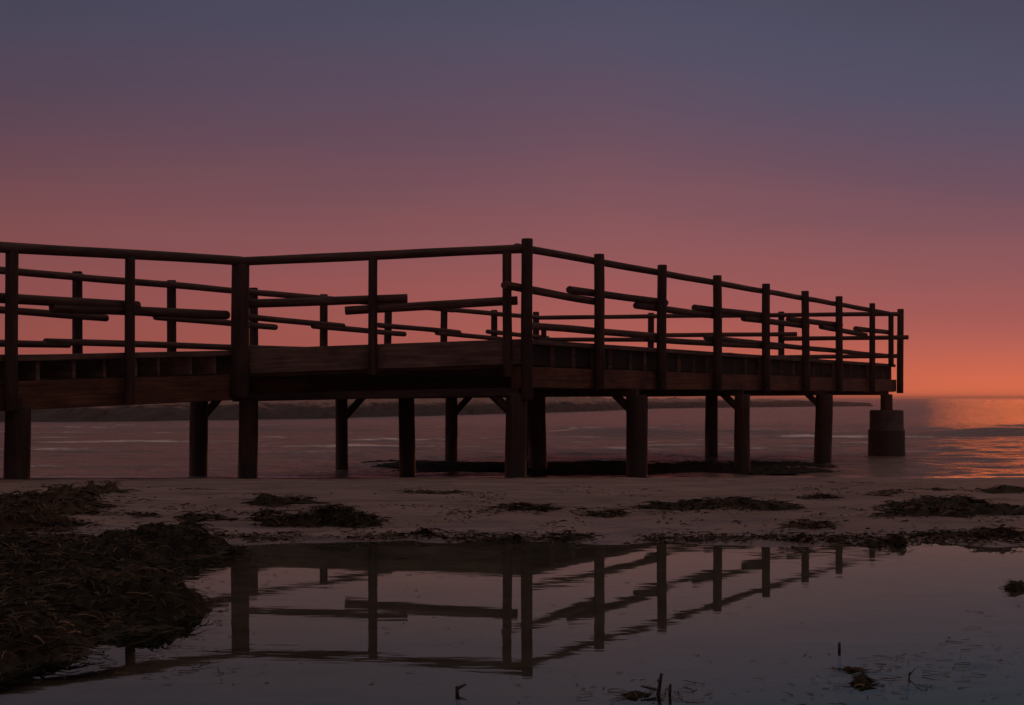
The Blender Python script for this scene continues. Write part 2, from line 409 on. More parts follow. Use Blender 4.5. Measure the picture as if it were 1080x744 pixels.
# low rocky spit across the bay
SP = [(-120, 52), (-60, 60), (-21.6, 68.6), (-12.4, 77), (-1.3, 104), (4.4, 119), (16, 162), (39.0, 197), (48, 205)]
CR = [0.95, 0.95, 0.95, 0.95, 0.72, 0.62, 0.45, 0.30, 0.0]
WD = [60, 60, 46, 40, 26, 22, 20, 14, 4]
vs, fs = [], []
NU, NV = 420, 30
for i in range(NU + 1):
    t = i / NU * (len(SP) - 1); k = min(int(t), len(SP) - 2); fr = t - k
    x0 = lerp(SP[k][0], SP[k + 1][0], fr); y0 = lerp(SP[k][1], SP[k + 1][1], fr)
    cr = lerp(CR[k], CR[k + 1], fr); wd = lerp(WD[k], WD[k + 1], fr)
    for j in range(NV + 1):
        v = (j / NV) ** 1.5
        yy = y0 + v * wd + 1.6 * n3(i * 0.06, 3.0) * (1 - v) - 0.8
        p = sm(0, 0.22, v) * 0.55 + sm(0.22, 0.75, v) * 0.45
        p *= 1 - sm(0.9, 1.0, v)
        zz = SEA_Z - 0.12 + (cr - SEA_Z + 0.12) * p
        ba = sm(0.0, 0.08, v) * (1 - sm(0.85, 1, v)) * min(1, cr * 2)
        zz += ba * (0.42 * max(0, n3(x0 * 0.55, yy * 0.4, 1)) + 0.22 * fbm(x0 * 1.1, yy * 0.9, 4))
        vs.append((x0, yy, zz))
for i in range(NU):
    for j in range(NV):
        k = i * (NV + 1) + j; fs.append((k, k + NV + 1, k + NV + 2, k + 1))
me = bpy.data.meshes.new('m'); me.from_pydata(vs, [], fs); me.update()
tag(link('far_shore', me, M_SHORE), 'low dark rocky spit with pale sand on its crest across the bay', None, kind='structure')

# ------------------------------------------------------------------ the pier
ref = Vector((-2.93, 16.55, -0.22))
pier = bpy.data.objects.new('wooden_pier', None); COL.objects.link(pier); pier.location = ref
tag(pier, 'dark timber pier on log piles with open log railings, reaching over the sea', 'pier')

A2, B2, L2 = Vector(plan(556, D0)), Vector(plan(253, D0)), Vector(plan(12, 0.85 * D0))
R2, F2 = Vector(plan(949, 29.6)), Vector(plan(565, 30.78))
K2 = Vector((-5.23, 18.54))                        # back railing post at column 82
def back(t): return K2 + (F2 - K2) * t
def back_u(t): return 46 + 15.5 * t                # deck height along the back edge
Ld = (B2 - L2).normalized()
L_0 = L2 - Ld * 4.0                                # the gangway goes on out of the picture
G2 = back(-0.09)
AX = (R2 - A2).normalized()
OUTF = Vector((AX.y, -AX.x))                       # outward from the front side
OUTL = Vector((Ld.y, -Ld.x))
OUTB = -OUTF

def v3(p, u): return Vector((p.x, p.y, zu(u)))
# deck surface: (p across from front to back, q along)
INS = 0.10
fA, fR = A2 - OUTF * INS, R2 - OUTF * INS - AX * 0.10
bG, bF = G2 - OUTB * INS, F2 - OUTB * INS - AX * 0.06
fB = B2 - OUTL * INS; fL = L_0 - OUTL * INS; bL = back(-0.50) - OUTB * INS
def plat(p, q):
    if p < 0.5: s = v3(fA, 62).lerp(v3(fB, 50.5), p * 2)
    else: s = v3(fB, 50.5).lerp(v3(bG, 45), p * 2 - 1)
    return s.lerp(v3(fR, 63).lerp(v3(bF, 61.5), p), q)
def walk(p, q):
    return v3(fL, 22).lerp(v3(bL, 38), p).lerp(v3(fB, 50).lerp(v3(bG, 45), p), q)
PT = 0.045
bm = bmesh.new()
for fn, n, q0, q1 in ((plat, 36, 0.004, 1.0), (walk, 18, 0.0, 0.996)):
    for i in range(n):
        p = (i + 0.5) / n
        w = (fn((i + 1) / n, 0.5) - fn(i / n, 0.5)).length * (0.86 if fn is plat else 0.84)
        add_beam(bm, fn(p, q0 + random.uniform(0, .001)), fn(p, q1), w, PT - random.uniform(0, 0.004), ch=0.004, jit=0.003)
bm_obj('deck_planks', done(bm), M_PLANK, pier)
def joist(fn, q, h, w=0.05, e=(0.0, 1.0)):
    bm = bmesh.new()
    cuts = [e[0], 0.5, e[1]] if fn is plat else [e[0], e[1]]
    dz = Vector((0, 0, -PT - 0.002))
    for a, b in zip(cuts, cuts[1:]):
        add_beam(bm, fn(a, q) + dz, fn(b, q) + dz, w, h + random.uniform(-.008, .004), jit=0.002)
    bm_obj('joist', done(bm), M_JOIST, pier)
for i in range(29): joist(plat, 0.018 + 0.972 * i / 28 + random.uniform(-.003, .003), 0.245, 0.048)
for i in range(18): joist(walk, 0.03 + 0.93 * i / 17 + random.uniform(-.006, .006), 0.19, 0.05)

# longitudinal beams
def v3o(p, u, out, o): return v3(p + out * o, u)
beam_part('edge_beam', pier, M_BEAM, v3o(A2, 33.2, OUTF, -0.135) , v3o(R2 + AX * 0.03, 34.6, OUTF, -0.135), 0.12, 0.23)
beam_part('joist_gap_shade', pier, M_GAP_SHADE, v3o(A2 + AX * 0.1, 57.5, OUTF, -0.142), v3o(R2 - AX * 0.15, 58.5, OUTF, -0.142), 0.04, 0.235)  # added dark board that paints the shade in the joist gaps
beam_part('edge_beam', pier, M_BEAM, v3o(L_0, 2, OUTL, -0.135), v3o(B2 + Ld * 0.06, 24.5, OUTL, -0.135), 0.12, 0.27)
beam_part('edge_beam', pier, M_BEAM, v3o(back(-0.5), 16.5, OUTB, -0.16), v3o(F2, 33.5, OUTB, -0.16), 0.12, 0.24)
m0 = plat(0.5, 0.03); m1 = plat(0.5, 0.995)
beam_part('inner_beam', pier, M_BEAM, m0 + Vector((0, 0, -0.30)), m1 + Vector((0, 0, -0.30)), 0.14, 0.20)
# kerb board along the front edge of the deck, and the fascia on the short side
beam_part('deck_edge_board', pier, M_PLANK, v3o(A2 + AX * 0.05, 62.6, OUTF, -0.075), v3o(R2 - AX * 0.1, 63.6, OUTF, -0.075), 0.045, 0.055)
beam_part('deck_edge_board', pier, M_PLANK, v3o(L_0, 22.6, OUTL, -0.075), v3o(B2, 50.6, OUTL, -0.075), 0.045, 0.06)
fd = (A2 - B2).normalized(); OUTN = Vector((fd.y, -fd.x))
fas = beam_part('fascia_board', pier, M_JOIST, v3o(B2 + fd * 0.09, 52, OUTN, -0.085), v3o(A2 - fd * 0.05, 62.6, OUTN, -0.085), 0.05, 0.27)
fas['label'] = 'wide pale board closing the short side of the deck'
beam_part('end_beam', pier, M_BEAM, v3(R2 - AX * 0.06 - Vector((0.10, 0)), 32), v3(F2 + Vector((0.1, -0.06)), 32), 0.10, 0.21)

# piles, their caps and knee braces
def gz(x, y): return min(ground(x, y), -0.1) - 0.5
def pile(px, Y, u_top, r, lean=0.0):
    x, y = plan(px, Y)
    return log_part('pile', pier, M_PILE, (x + lean, y, gz(x, y)), (x, y, zu(u_top)), r * 1.04, r * 0.97, sides=16, wob=0.05, bow=0.01)
def brace(parent_pile, px, Y, zlow, toward, length=0.27, ztop=0.0, r=0.05):
    x, y = plan(px, Y); d = Vector((toward[0] - x, toward[1] - y)).normalized()
    p0 = Vector((x + d.x * 0.06, y + d.y * 0.06, zlow)); p1 = Vector((x + d.x * (0.1 + length), y + d.y * (0.1 + length), ztop))
    log_part('brace', parent_pile, M_PILE, p0, p1, r, r, sides=8)
BENTS = [  # front, middle, back: (column, distance, radius)
    [(545, 16.62, .118), (262, 16.95, .108)],
    [(671, 19.05, .132), (429, 19.95, .106), (210, 20.7, .125)],
    [(783, 22.25, .116), (566, 22.9, .140), (360, 23.4, .096)],
    [(869, 25.5, .145), (676, 25.9, .12), (476, 26.2, .106)],
    [(935, 28.8, .112), (750, 28.7, .122), (558, 29.4, .12)],
    [(19, 14.22, .118), (-300, 14.75, .118)],
    [(-560, 10.9, .118), (-880, 11.6, .118)],
]
CAPU = [(4, -2), (4, 2, 2), (5, 3, 0), (6, 4, 3), (7, 7, 6), (-7, -8), (-26, -26)]
for bent, cu in zip(BENTS, CAPU):
    pts = [Vector(plan(px, Y)) for px, Y, r in bent]
    # cap: one timber per span under the beams
    bm = bmesh.new()
    for i in range(len(pts) - 1):
        a, b = pts[i], pts[i + 1]; dr = (b - a).normalized()
        a2 = a - dr * (0.02 if i == 0 else 0); b2 = b + dr * (0.16 if i == len(pts) - 2 else 0)
        add_beam(bm, v3(a2, cu[i] + 7), v3(b2, cu[i + 1] + 7), 0.16, 0.09)
    bm_obj('pile_cap', done(bm), M_PILE, pier)
    for i, (px, Y, r) in enumerate(bent):
        if (px, Y) == (935, 28.8):
            x, y = plan(px, Y)
            log_part('pile', pier, M_PILE, (x, y, 0.36), (x, y, zu(cu[i])), r, r * 0.98, sides=16)
            bm = bmesh.new(); uvl = bm.loops.layers.uv.verify()
            prof_c = [(0.0, 0.415), (0.28, 0.415), (0.303, 0.405), (0.310, 0.38), (0.312, 0.06), (0.318, 0.05), (0.334, 0.045), (0.338, 0.02), (0.337, -0.25), (0.343, -0.42), (0.348, -0.5), (0.35, -1.6)]
            rings = []
            for rr, z in prof_c:
                rings.append([bm.verts.new((x + (rr + 0.006 * n3(k, z * 6, 2) * (rr > 0.01)) * math.cos(2 * math.pi * k / 40), y + rr * math.sin(2 * math.pi * k / 40), z + 0.004 * n3(k * .7, rr * 9))) for k in range(40)])
            for q in range(len(rings) - 1):
                for k in range(40):
                    bm.faces.new((rings[q][k], rings[q][(k + 1) % 40], rings[q + 1][(k + 1) % 40], rings[q + 1][k]))
            bmesh.ops.remove_doubles(bm, verts=bm.verts, dist=0.0005)
            o = bm_obj('footing', done(bm), M_CONC, pier, smooth=True)
            o['label'] = 'round concrete footing standing in the sea under the pier end'
            continue
        P = pile(px, Y, cu[i], r, lean=random.uniform(-.03, .03))
        tgt = pts[i + 1] if i == 0 else pts[i - 1]
        if len(bent) > 2 or px == 545:
            if px in (545, 671, 783, 869): brace(P, px, Y, zu(cu[i]) - 0.20, tgt, 0.20, zu(cu[i]) + 0.03, 0.05)
            if px in (210, 360, 476): brace(P, px, Y, zu(cu[i]) - 0.28, tgt, 0.26, zu(cu[i]) + 0.05, 0.055)

# railing posts
def post(p, u0, u1, r, mat=M_POST):
    return log_part('rail_post', pier, mat, v3(p, u0), v3(p + Vector((random.uniform(-.012, .012), 0)), u1), r * 1.02, r * 0.98, sides=12)
def rail(name, p0, u0, p1, u1, r=0.045, r1=None):
    return log_part(name, pier, M_RAIL, v3(p0, u0), v3(p1, u1), r * 0.94, r1, sides=12, wob=0.06, bow=0.004)
def on_front(px):                                  # point of the front line seen at a photo column
    a = (px - 540) / F_PX; d = R2 - A2
    t = (a * A2.y - A2.x) / (d.x - a * d.y); return A2 + d * t
def on_line(P, Q, px):
    a = (px - 540) / F_PX; d = Q - P
    t = (a * P.y - P.x) / (d.x - a * d.y); return P + d * t
# front side, seaward half: posts outside, rails inside
fp = [A2] + [on_front(x) for x in (632, 698, 757, 808, 850, 885, 920)]
tops = [168, 166, 167, 167, 168, 168.5, 170, 169]
for i, p in enumerate(fp): post(p, 10 if i else -2, tops[i], 0.0625 if i < 7 else 0.055)
post(on_front(941) - OUTF * 0.02, 58, 155.5, 0.052)
post(R2 + AX * 0.02, 9, 168, 0.064)
IN = -0.105
def f_in(px, o=IN): return on_front(px) + OUTF * o
rail('top_rail', A2 + OUTF * IN - AX * 0.05, 159.5, f_in(760), 158.5, 0.046)
rail('top_rail', f_in(760) + AX * 0.01, 158.5, f_in(885), 158.5, 0.045)
rail('top_rail', f_in(885) + AX * 0.01, 158.5, f_in(943), 158, 0.044)
for x0, u0, x1, u1 in ((541, 117.5, 641, 112), (609, 121.5, 710, 121.5), (679, 113.5, 765, 112.5), (740, 120.5, 815, 122.5), (791, 114.5, 858, 114.5),
                       (838, 121.5, 893, 124), (872, 117, 919, 112), (908, 121, 944, 122.5)):
    rail('middle_rail', f_in(x0, IN - (0.0)), u0, f_in(x1, IN), u1, 0.047)
rail('low_rail', A2 + OUTF * IN + AX * 0.2, 77.5, f_in(700), 78, 0.045)
rail('low_rail', f_in(690), 73, f_in(830), 77, 0.043)
rail('low_rail', f_in(752), 81.5, f_in(943), 78, 0.042)
# landward half: thinner posts with the rail lying on top of them
pL, pB = L2, B2
q136 = on_line(L2, B2, 136); q393 = on_line(B2, A2, 393); q536 = on_line(B2, A2, 536)
post(pL, -12, 133, 0.060); post(q136, -6, 137, 0.052); post(pB, 0, 141, 0.098)
post(q393, 24, 148, 0.050); post(q536, 22, 154, 0.050)
post(L2 - Ld * 2.6, -20, 122, 0.06)
rail('top_rail', L_0, 122, pB + Ld * 0.02, 144.5, 0.053)
rail('top_rail', pB, 144, A2 + fd * 0.02 - OUTN * 0.02, 158, 0.052)
def l_in(px, o=-0.1): return on_line(L2, B2, px) - OUTL * (-o)
def b_in(px, o=-0.1): return on_line(B2, A2, px) + OUTN * o
def yu(py, Y): return (HOR - py) * Y / D0
for fn, x0, y0, x1, y1 in ((l_in, -140, 306, 153, 323), (l_in, 62, 325, 247, 332.5), (b_in, 243, 321, 429, 315), (b_in, 363, 328, 546, 317)):
    a, b = fn(x0), fn(x1)
    rail('middle_rail', a, yu(y0, a.y), b, yu(y1, b.y), 0.050)
# back railing
bt = [-0.42, -0.28, -0.14, 0.0, .135, .273, .412, .557, .707, .8565]
for t in bt: post(back(t), back_u(t) - 45, back_u(t) + 103.5, 0.0625)
post(F2, 12, 169, 0.065); post(F2 + Vector((0.17, 0.02)), 12, 141, 0.055)
BI = 0.10
def bi(t): return back(t) - OUTB * BI
for a, b in ((-0.5, 0.0), (-0.01, 0.42), (0.41, 0.72), (0.71, 1.0)):
    rail('top_rail', bi(a), back_u(a) + 96, bi(b), back_u(b) + 96, 0.046)
for i in range(len(bt)):
    a = bt[i] - 0.035; b = (bt[i + 1] if i + 1 < len(bt) else 1.0) + 0.03
    o = 3.5 if i % 2 else -4
    rail('middle_rail', bi(a), back_u(a) + 56 + o + 2.5, bi(b), back_u(b) + 56 + o - 2.5, 0.046)
for a, b, o in ((-0.5, -0.02, 0), (-0.05, 0.43, 3), (0.39, 0.74, -2), (0.69, 1.0, 1)):
    rail('low_rail', bi(a), back_u(a) + 16 + o, bi(b), back_u(b) + 16 + o, 0.043)
# seaward end railing
def en(px): return on_line(R2, F2, px)
OE = Vector((0.03, -0.11))
for px in (686, 824): post(en(px), 12, 165, 0.0625)
rail('top_rail', en(945) + OE, 158, en(740) + OE, 158, 0.045); rail('top_rail', en(745) + OE, 158, en(566) + OE, 157, 0.045)
rail('middle_rail', en(955) + OE, 114, en(822) + OE, 113, 0.045); rail('middle_rail', en(838) + OE, 121.5, en(680) + OE, 121, 0.045)
rail('middle_rail', en(694) + OE, 113, en(566) + OE, 114, 0.045)
rail('low_rail', en(944) + OE, 79, en(760) + OE, 77, 0.043); rail('low_rail', en(770) + OE, 83, en(568) + OE, 80, 0.043)

# ------------------------------------------------------------------ seaweed
def ribbon(bm, p, ang, L, w, lift, curl, segs=3):
    d = Vector((math.cos(ang), math.sin(ang), 0)); s = Vector((-d.y, d.x, 0))
    prev = None; q = Vector(p); el = lift
    tw = random.uniform(-0.9, 0.9)
    for k in range(segs + 1):
        ww = w * (1 - 0.6 * k / segs)
        ss = (s * math.cos(tw) + Vector((0, 0, 1)) * math.sin(tw))
        a = bm.verts.new(q + ss * ww / 2); b = bm.verts.new(q - ss * ww / 2)
        if prev: bm.faces.new((prev[0], prev[1], b, a))
        prev = (a, b)
        q = q + (d * math.cos(el) + Vector((0, 0, 1)) * math.sin(el)) * (L / segs)
        el -= curl; tw += random.uniform(-.3, .3)
        a2 = random.uniform(-.35, .35); d = Vector((d.x * math.cos(a2) - d.y * math.sin(a2), d.x * math.sin(a2) + d.y * math.cos(a2), 0)); s = Vector((-d.y, d.x, 0))
def inside(poly, x, y):
    r = False; n = len(poly)
    for i in range(n):
        x1, y1 = poly[i]; x2, y2 = poly[i - 1]
        if (y1 > y) != (y2 > y) and x < (x2 - x1) * (y - y1) / (y2 - y1) + x1: r = not r
    return r
def edge_dist(poly, x, y):
    best = 9e9; p = Vector((x, y))
    for i in range(len(poly)):
        a = Vector(poly[i]); b = Vector(poly[i - 1]); ab = b - a
        t = max(0, min(1, (p - a).dot(ab) / max(ab.length_squared, 1e-9)))
        best = min(best, (a + ab * t - p).length)
    return best
def heap(name, poly, H, ramp_w, n_rib, rib=(0.05, 0.14, 0.008), label='', cat='seaweed', mat=M_WEED, step=None, group=None, seed=0, lumpy=0.5, base_z=None):
    """A heap of washed-up weed: a lumpy mat over the given plan outline, bristling with ribbons."""
    xs = [p[0] for p in poly]; yy = [p[1] for p in poly]
    x0, x1, y0, y1 = min(xs), max(xs), min(yy), max(yy)
    step = step or max(0.012, min((x1 - x0), (y1 - y0)) / 26)
    nx = int((x1 - x0) / step) + 3; ny = int((y1 - y0) / step) + 3
    def hgt(x, y):
        wob = ramp_w * (0.9 * n3(x * 1.1 / ramp_w * .5, y * 1.1 / ramp_w * .5, seed) + 0.5 * n3(x / ramp_w * 1.8, y / ramp_w * 1.8, seed + 4))
        d = edge_dist(poly, x, y) * (1 if inside(poly, x, y) else -1) + wob * 0.8
        if d <= 0: return -1
        k = sm(0, ramp_w, d)
        f = (1 - lumpy) + lumpy * (0.5 + 1.3 * n3(x * .9 / ramp_w * .6, y * .9 / ramp_w * .6, seed + 9))
        return H * k * max(0.08, f) + 0.22 * H * k * n3(x / (ramp_w * .3), y / (ramp_w * .3), seed + 2)
    bm = bmesh.new(); grid = {}
    def gnd(x, y):
        g0 = ground(x, y)
        return max(g0, base_z) if base_z is not None else g0
    for i in range(-2, nx + 2):
        for j in range(-2, ny + 2):
            x = x0 + (i - 0.5) * step + random.uniform(-.3, .3) * step; y = y0 + (j - 0.5) * step + random.uniform(-.3, .3) * step
            h = hgt(x, y)
            if h > -0.5:
                rough = 0.35 * H * random.uniform(-1, 1) * (h > 0.15 * H) * 0.8
                grid[i, j] = bm.verts.new((x, y, gnd(x, y) - 0.012 + h + 0.006 + rough))
    for (i, j) in list(grid):
        q = [grid.get(k) for k in ((i, j), (i + 1, j), (i + 1, j + 1), (i, j + 1))]
        if all(q): bm.faces.new(q)
    # keep only the largest connected mat
    left = set(grid); parts = []
    while left:
        st = [left.pop()]; comp = set(st)
        while st:
            a = st.pop()
            for b in ((a[0] + 1, a[1]), (a[0] - 1, a[1]), (a[0], a[1] + 1), (a[0], a[1] - 1)):
                if b in left: left.discard(b); comp.add(b); st.append(b)
        parts.append(comp)
    if parts:
        keep = max(parts, key=len)
        for k_ in list(grid):
            if k_ not in keep: bm.verts.remove(grid.pop(k_))
    cells = [v.co.copy() for v in grid.values()]
    if cells:
        for k in range(n_rib):
            c = random.choice(cells)
            L = random.uniform(rib[0], rib[1])
            ribbon(bm, (c.x + random.uniform(-step, step), c.y + random.uniform(-step, step), c.z - 0.004), random.uniform(0, 2 * math.pi), L, rib[2] * random.uniform(.5, 1.4), random.uniform(-0.1, 0.38), random.uniform(0.12, 0.45))
    for v in [v for v in bm.verts if not v.link_faces]: bm.verts.remove(v)
    o = bm_obj(name, bm, mat)
    return tag(o, label, cat, group)
def ppoly(pts): return [gpt(*p) for p in pts]
def epoly(px, py, wpx, hpx, n=14, sd=0):
    out = []
    for k in range(n):
        a = 2 * math.pi * k / n; r = 1 + 0.35 * n3(math.cos(a) * 1.3 + sd, math.sin(a) * 1.3, sd)
        out.append(gpt(px + math.cos(a) * wpx / 2 * r, py + math.sin(a) * hpx / 2 * r))
    return out

heap('seaweed_heap', ppoly([(-150, 745), (-40, 728), (20, 712), (70, 700), (140, 694), (165, 676), (198, 652), (204, 634), (190, 616), (212, 602), (242, 584), (246, 574), (180, 570), (90, 572), (0, 574), (-150, 580)]),
     0.10, 0.30, 20000, (0.02, 0.09, 0.006), 'largest brown seaweed heap spreading into the pool at the left of the picture', base_z=0.0, step=0.024, seed=1, lumpy=0.95)
heap('seaweed_heap', ppoly([(-120, 566), (10, 566), (60, 560), (70, 548), (110, 545), (172, 550), (178, 544), (130, 536), (128, 524), (108, 518), (60, 519), (0, 528), (-120, 540)]),
     0.15, 0.6, 8000, (0.03, 0.10, 0.010), 'dark bushy seaweed heap on the sand behind the largest heap, nearest the thick left pile', seed=12, lumpy=0.6, step=0.045)
WEEDS = [  # column, row, width, height (photo pixels on the sand), heap height m, ribbons, label
    (197, 519, 60, 8, 0.12, 400, 'cone of dark weedy sand at the foot of the second pile from the left'),
    (272, 529, 60, 9, 0.13, 500, 'rounded seaweed clump just right of the dark cone below the double post'),
    (215, 548, 90, 6, 0.04, 350, 'thin flat strip of seaweed joining the left heaps, in front of the dark cone'),
    (340, 553, 150, 9, 0.11, 1000, 'long seaweed heap with a hump at its left end in front of the slim pile'),
    (288, 548, 40, 7, 0.10, 350, 'small raised hump of weed at the left end of the long heap'),
    (552, 538, 100, 7, 0.04, 450, 'thin scattered weed patch in front of the paired piles at the pier corner'),
    (752, 536, 190, 10, 0.07, 1100, 'long low seaweed mat on the sand in front of the pile with a left brace'),
    (848, 556, 56, 5, 0.05, 300, 'small oval weed patch on bare sand below the right end of the pier'),
    (1010, 540, 185, 15, 0.12, 1500, 'broad dark seaweed heap on the sand at the right edge'),
    (994, 516, 42, 5, 0.11, 300, 'small steep dark mound close to the water right of the concrete footing'),
    (940, 521, 48, 6, 0.13, 320, 'ragged weed clump on the shore in front of the concrete footing'),
    (868, 525, 75, 5, 0.04, 320, 'narrow weed streak on the sand in front of the last bare pile'),
    (1060, 519, 70, 4, 0.06, 280, 'dark strip of weed at the waterline by the right edge'),
    (1030, 565, 120, 6, 0.05, 600, 'band of weed along the pool edge at the far right'),
    (470, 520, 110, 4, 0.03, 300, 'thin dark streak of weed high on the sand between the slender middle piles'),
    (905, 509, 60, 3, 0.03, 200, 'faint weed line at the water edge just left of the ragged clump'),
    (636, 543, 66, 5, 0.03, 260, 'sparse weed streak between the thin patch and the long low mat'),
    (440, 563, 44, 4, 0.04, 180, 'little weed patch on the pool edge in front of the slender middle pile'),
]
for i, (px, py, w, h, H, n, lab) in enumerate(WEEDS):
    po = epoly(px, py, w, h, 16, i * 3.7)
    ext = max(p[1] for p in po) - min(p[1] for p in po)
    heap('seaweed_clump', po, H * 0.8, max(0.10, ext * 0.42), int(n * 1.7), (0.025, 0.09, 0.010), lab, group='seaweed clumps on the sand', seed=20 + i, lumpy=0.55, step=max(0.03, ext / 18))
EDGE = [(545, 571, 15, .07, 'dark round lump on the pool edge at the top of the corner post reflection'),
        (600, 569, 22, .045, 'flat dark lump on the pool edge right of the corner post reflection'),
        (512, 567, 12, .05, 'tiny dark lump left of the round lump on the pool edge'),
        (846, 573, 28, .05, 'wide dark lump on the pool edge below the oval weed patch'),
        (888, 573, 11, .06, 'small dark knob on the pool edge between the wide lump and the twin lumps'),
        (925, 573, 10, .07, 'left one of the twin dark lumps on the right pool edge'),
        (946, 574, 19, .075, 'right and larger one of the twin dark lumps on the right pool edge')]
for i, (px, py, w, H, lab) in enumerate(EDGE):
    heap('seaweed_lump', epoly(px, py, w, 5, 12, i * 2.1), H, 0.09, 130, (0.03, 0.08, 0.010), lab, group='dark lumps along the pool edge', seed=60 + i, lumpy=0.3, step=0.018, base_z=0.0)
POOLW = [(1074, 621, 34, 6, .026, 200, 'weed covered stone breaking the pool surface at the right edge'),
         (908, 722, 32, 8, .022, 260, 'dark weedy stone in the pool at the lower right'),
         (905, 707, 44, 4, .018, 150, 'flat floating weed just behind the weedy stone in the lower right pool'),
         (975, 722, 24, 5, .02, 90, 'small floating weed scrap right of the weedy stone'),
         (1040, 700, 46, 4, .012, 120, 'thin floating weed strand near the lower right corner'),
         (674, 735, 44, 7, .022, 170, 'floating tuft of weed at the foot of the forked stick')]
for i, (px, py, w, h, H, n, lab) in enumerate(POOLW):
    heap('pool_weed', epoly(px, py, w, h, 14, i * 5.3 + 1), H, 0.035, n, (0.012, 0.035, 0.005), lab, group='weed scraps in the pool', seed=80 + i, lumpy=0.5, step=0.009, base_z=0.0)
# dark weed-like mat added to paint the shaded strip under the pier
heap('pier_shade_mat', [(-3.0, 26.4), (-2.2, 24.6), (-1.7, 23.2), (-0.9, 22.2), (1, 21.7), (3.2, 21.8), (4.6, 22.6), (5.3, 24.2), (5.0, 25.6), (3.4, 25.9), (1.5, 26.3), (-0.2, 25.8), (-1.4, 26.0)],
     0.045, 0.7, 1500, (0.05, 0.16, 0.02), 'flat dark mat added as the shaded strip of shallow water under the middle of the pier', seed=120, lumpy=0.4, step=0.09, base_z=SEA_Z + 0.02, mat=M_SHADE_MAT)
# loose weed drifting off the big heap
def stray(cx, cy, sx, sy, n):
    for k in range(n):
        px, py = random.gauss(cx, sx), random.gauss(cy, sy)
        x, y = gpt(px, py)
        if ground(x, y) > 0: continue
        ribbon(SB, (x, y, 0.002), random.uniform(0, 6.28), random.uniform(0.012, 0.05), random.uniform(0.0015, 0.0035), random.uniform(-.02, .1), 0.03, 3)
SB = bmesh.new()
stray(215, 640, 26, 26, 150); stray(150, 700, 60, 8, 130); stray(255, 590, 40, 6, 160); stray(400, 600, 90, 8, 60); stray(930, 712, 45, 12, 120); stray(690, 732, 40, 6, 90); stray(1040, 690, 40, 20, 60)
tag(bm_obj('drifting_weed', SB, M_WEED), 'loose strands of weed drifting on the pool beside the heaps', 'drifting weed', kind='stuff')
# sticks standing in the pool
def stick(px, py, hpx, lean, r, label, fork=None):
    x, y = gpt(px, py); k = y / F_PX
    bm = bmesh.new()
    top = Vector((x + lean * k, y, hpx * k))
    add_log(bm, (x, y, -0.05), top, r, r * 0.55, sides=8, wob=0.12, bow=0.006)
    if fork:
        for f, dx, dz in fork:
            b = Vector((x, y, 0)).lerp(top, f); add_log(bm, b, b + Vector((dx * k, 0.01, dz * k)), r * 0.6, r * 0.3, sides=6, wob=0.1)
    return tag(bm_obj('drift_stick', done(bm), M_STICK), label, 'stick', 'sticks standing in the pool')
stick(690, 733, 22, 7, 0.006, 'tallest leaning drift stick with a side twig in the pool', [(0.35, -16, 3), (0.6, 5, 7)])
stick(706, 733, 11, 2, 0.005, 'short upright stick close beside the tallest leaning stick')
stick(886, 685, 7, 0, 0.006, 'lone thin stub standing in the pool right of centre')
stick(484, 731, 7, -2, 0.007, 'stubby broken stick in the pool below the corner post reflection', [(0.8, 8, 3)])
stick(958, 716, 6, 3, 0.003, 'slender bent twig beside the weedy stone in the lower right pool', [(0.5, 7, 6)])
# flakes of weed and shell litter along the wrack lines
bm = bmesh.new()
for k in range(16000):
    c = random.random()
    px = random.uniform(-60, 1140)
    if c < 0.42: py = random.gauss(568, 3.2)
    elif c < 0.66: py = random.gauss(543, 9)
    elif c < 0.86: py = random.gauss(522, 7)
    else: py = random.gauss(509, 2.5)
    if py < 504: continue
    if n3(px * 0.013, py * 0.09, 5) < random.uniform(-0.05, 0.45) - (0.4 if c < 0.42 else 0.0): continue
    x, y = gpt(px, py)
    if ground(x, y) < -0.004 or y > 21: continue
    ribbon(bm, (x, y, ground(x, y) + 0.001), random.uniform(0, 6.28), random.choice((0.5, 0.8, 1.2)) * random.uniform(0.012, 0.05), random.uniform(0.004, 0.013), random.uniform(0, .3), random.uniform(.15, .5), 2)
tag(bm_obj('seaweed_litter', bm, M_WEED), 'loose flakes of dark seaweed strewn over the sand in wrack lines', 'seaweed litter', kind='stuff')
# small floating flecks on the pool
bm = bmesh.new()
for k in range(420):
    px, py = random.uniform(150, 1080), random.uniform(580, 745)
    if n3(px * 0.01, py * 0.03, 9) < random.uniform(-0.1, 0.5): continue
    x, y = gpt(px, py)
    if ground(x, y) > -0.01: continue
    ribbon(bm, (x, y, 0.0015), random.uniform(0, 6.28), random.uniform(0.008, 0.025), random.uniform(0.002, 0.004), 0.05, 0.05, 2)
tag(bm_obj('floating_flecks', bm, M_WEED), 'tiny dark flecks of weed drifting on the pool surface', 'weed flecks', kind='stuff')

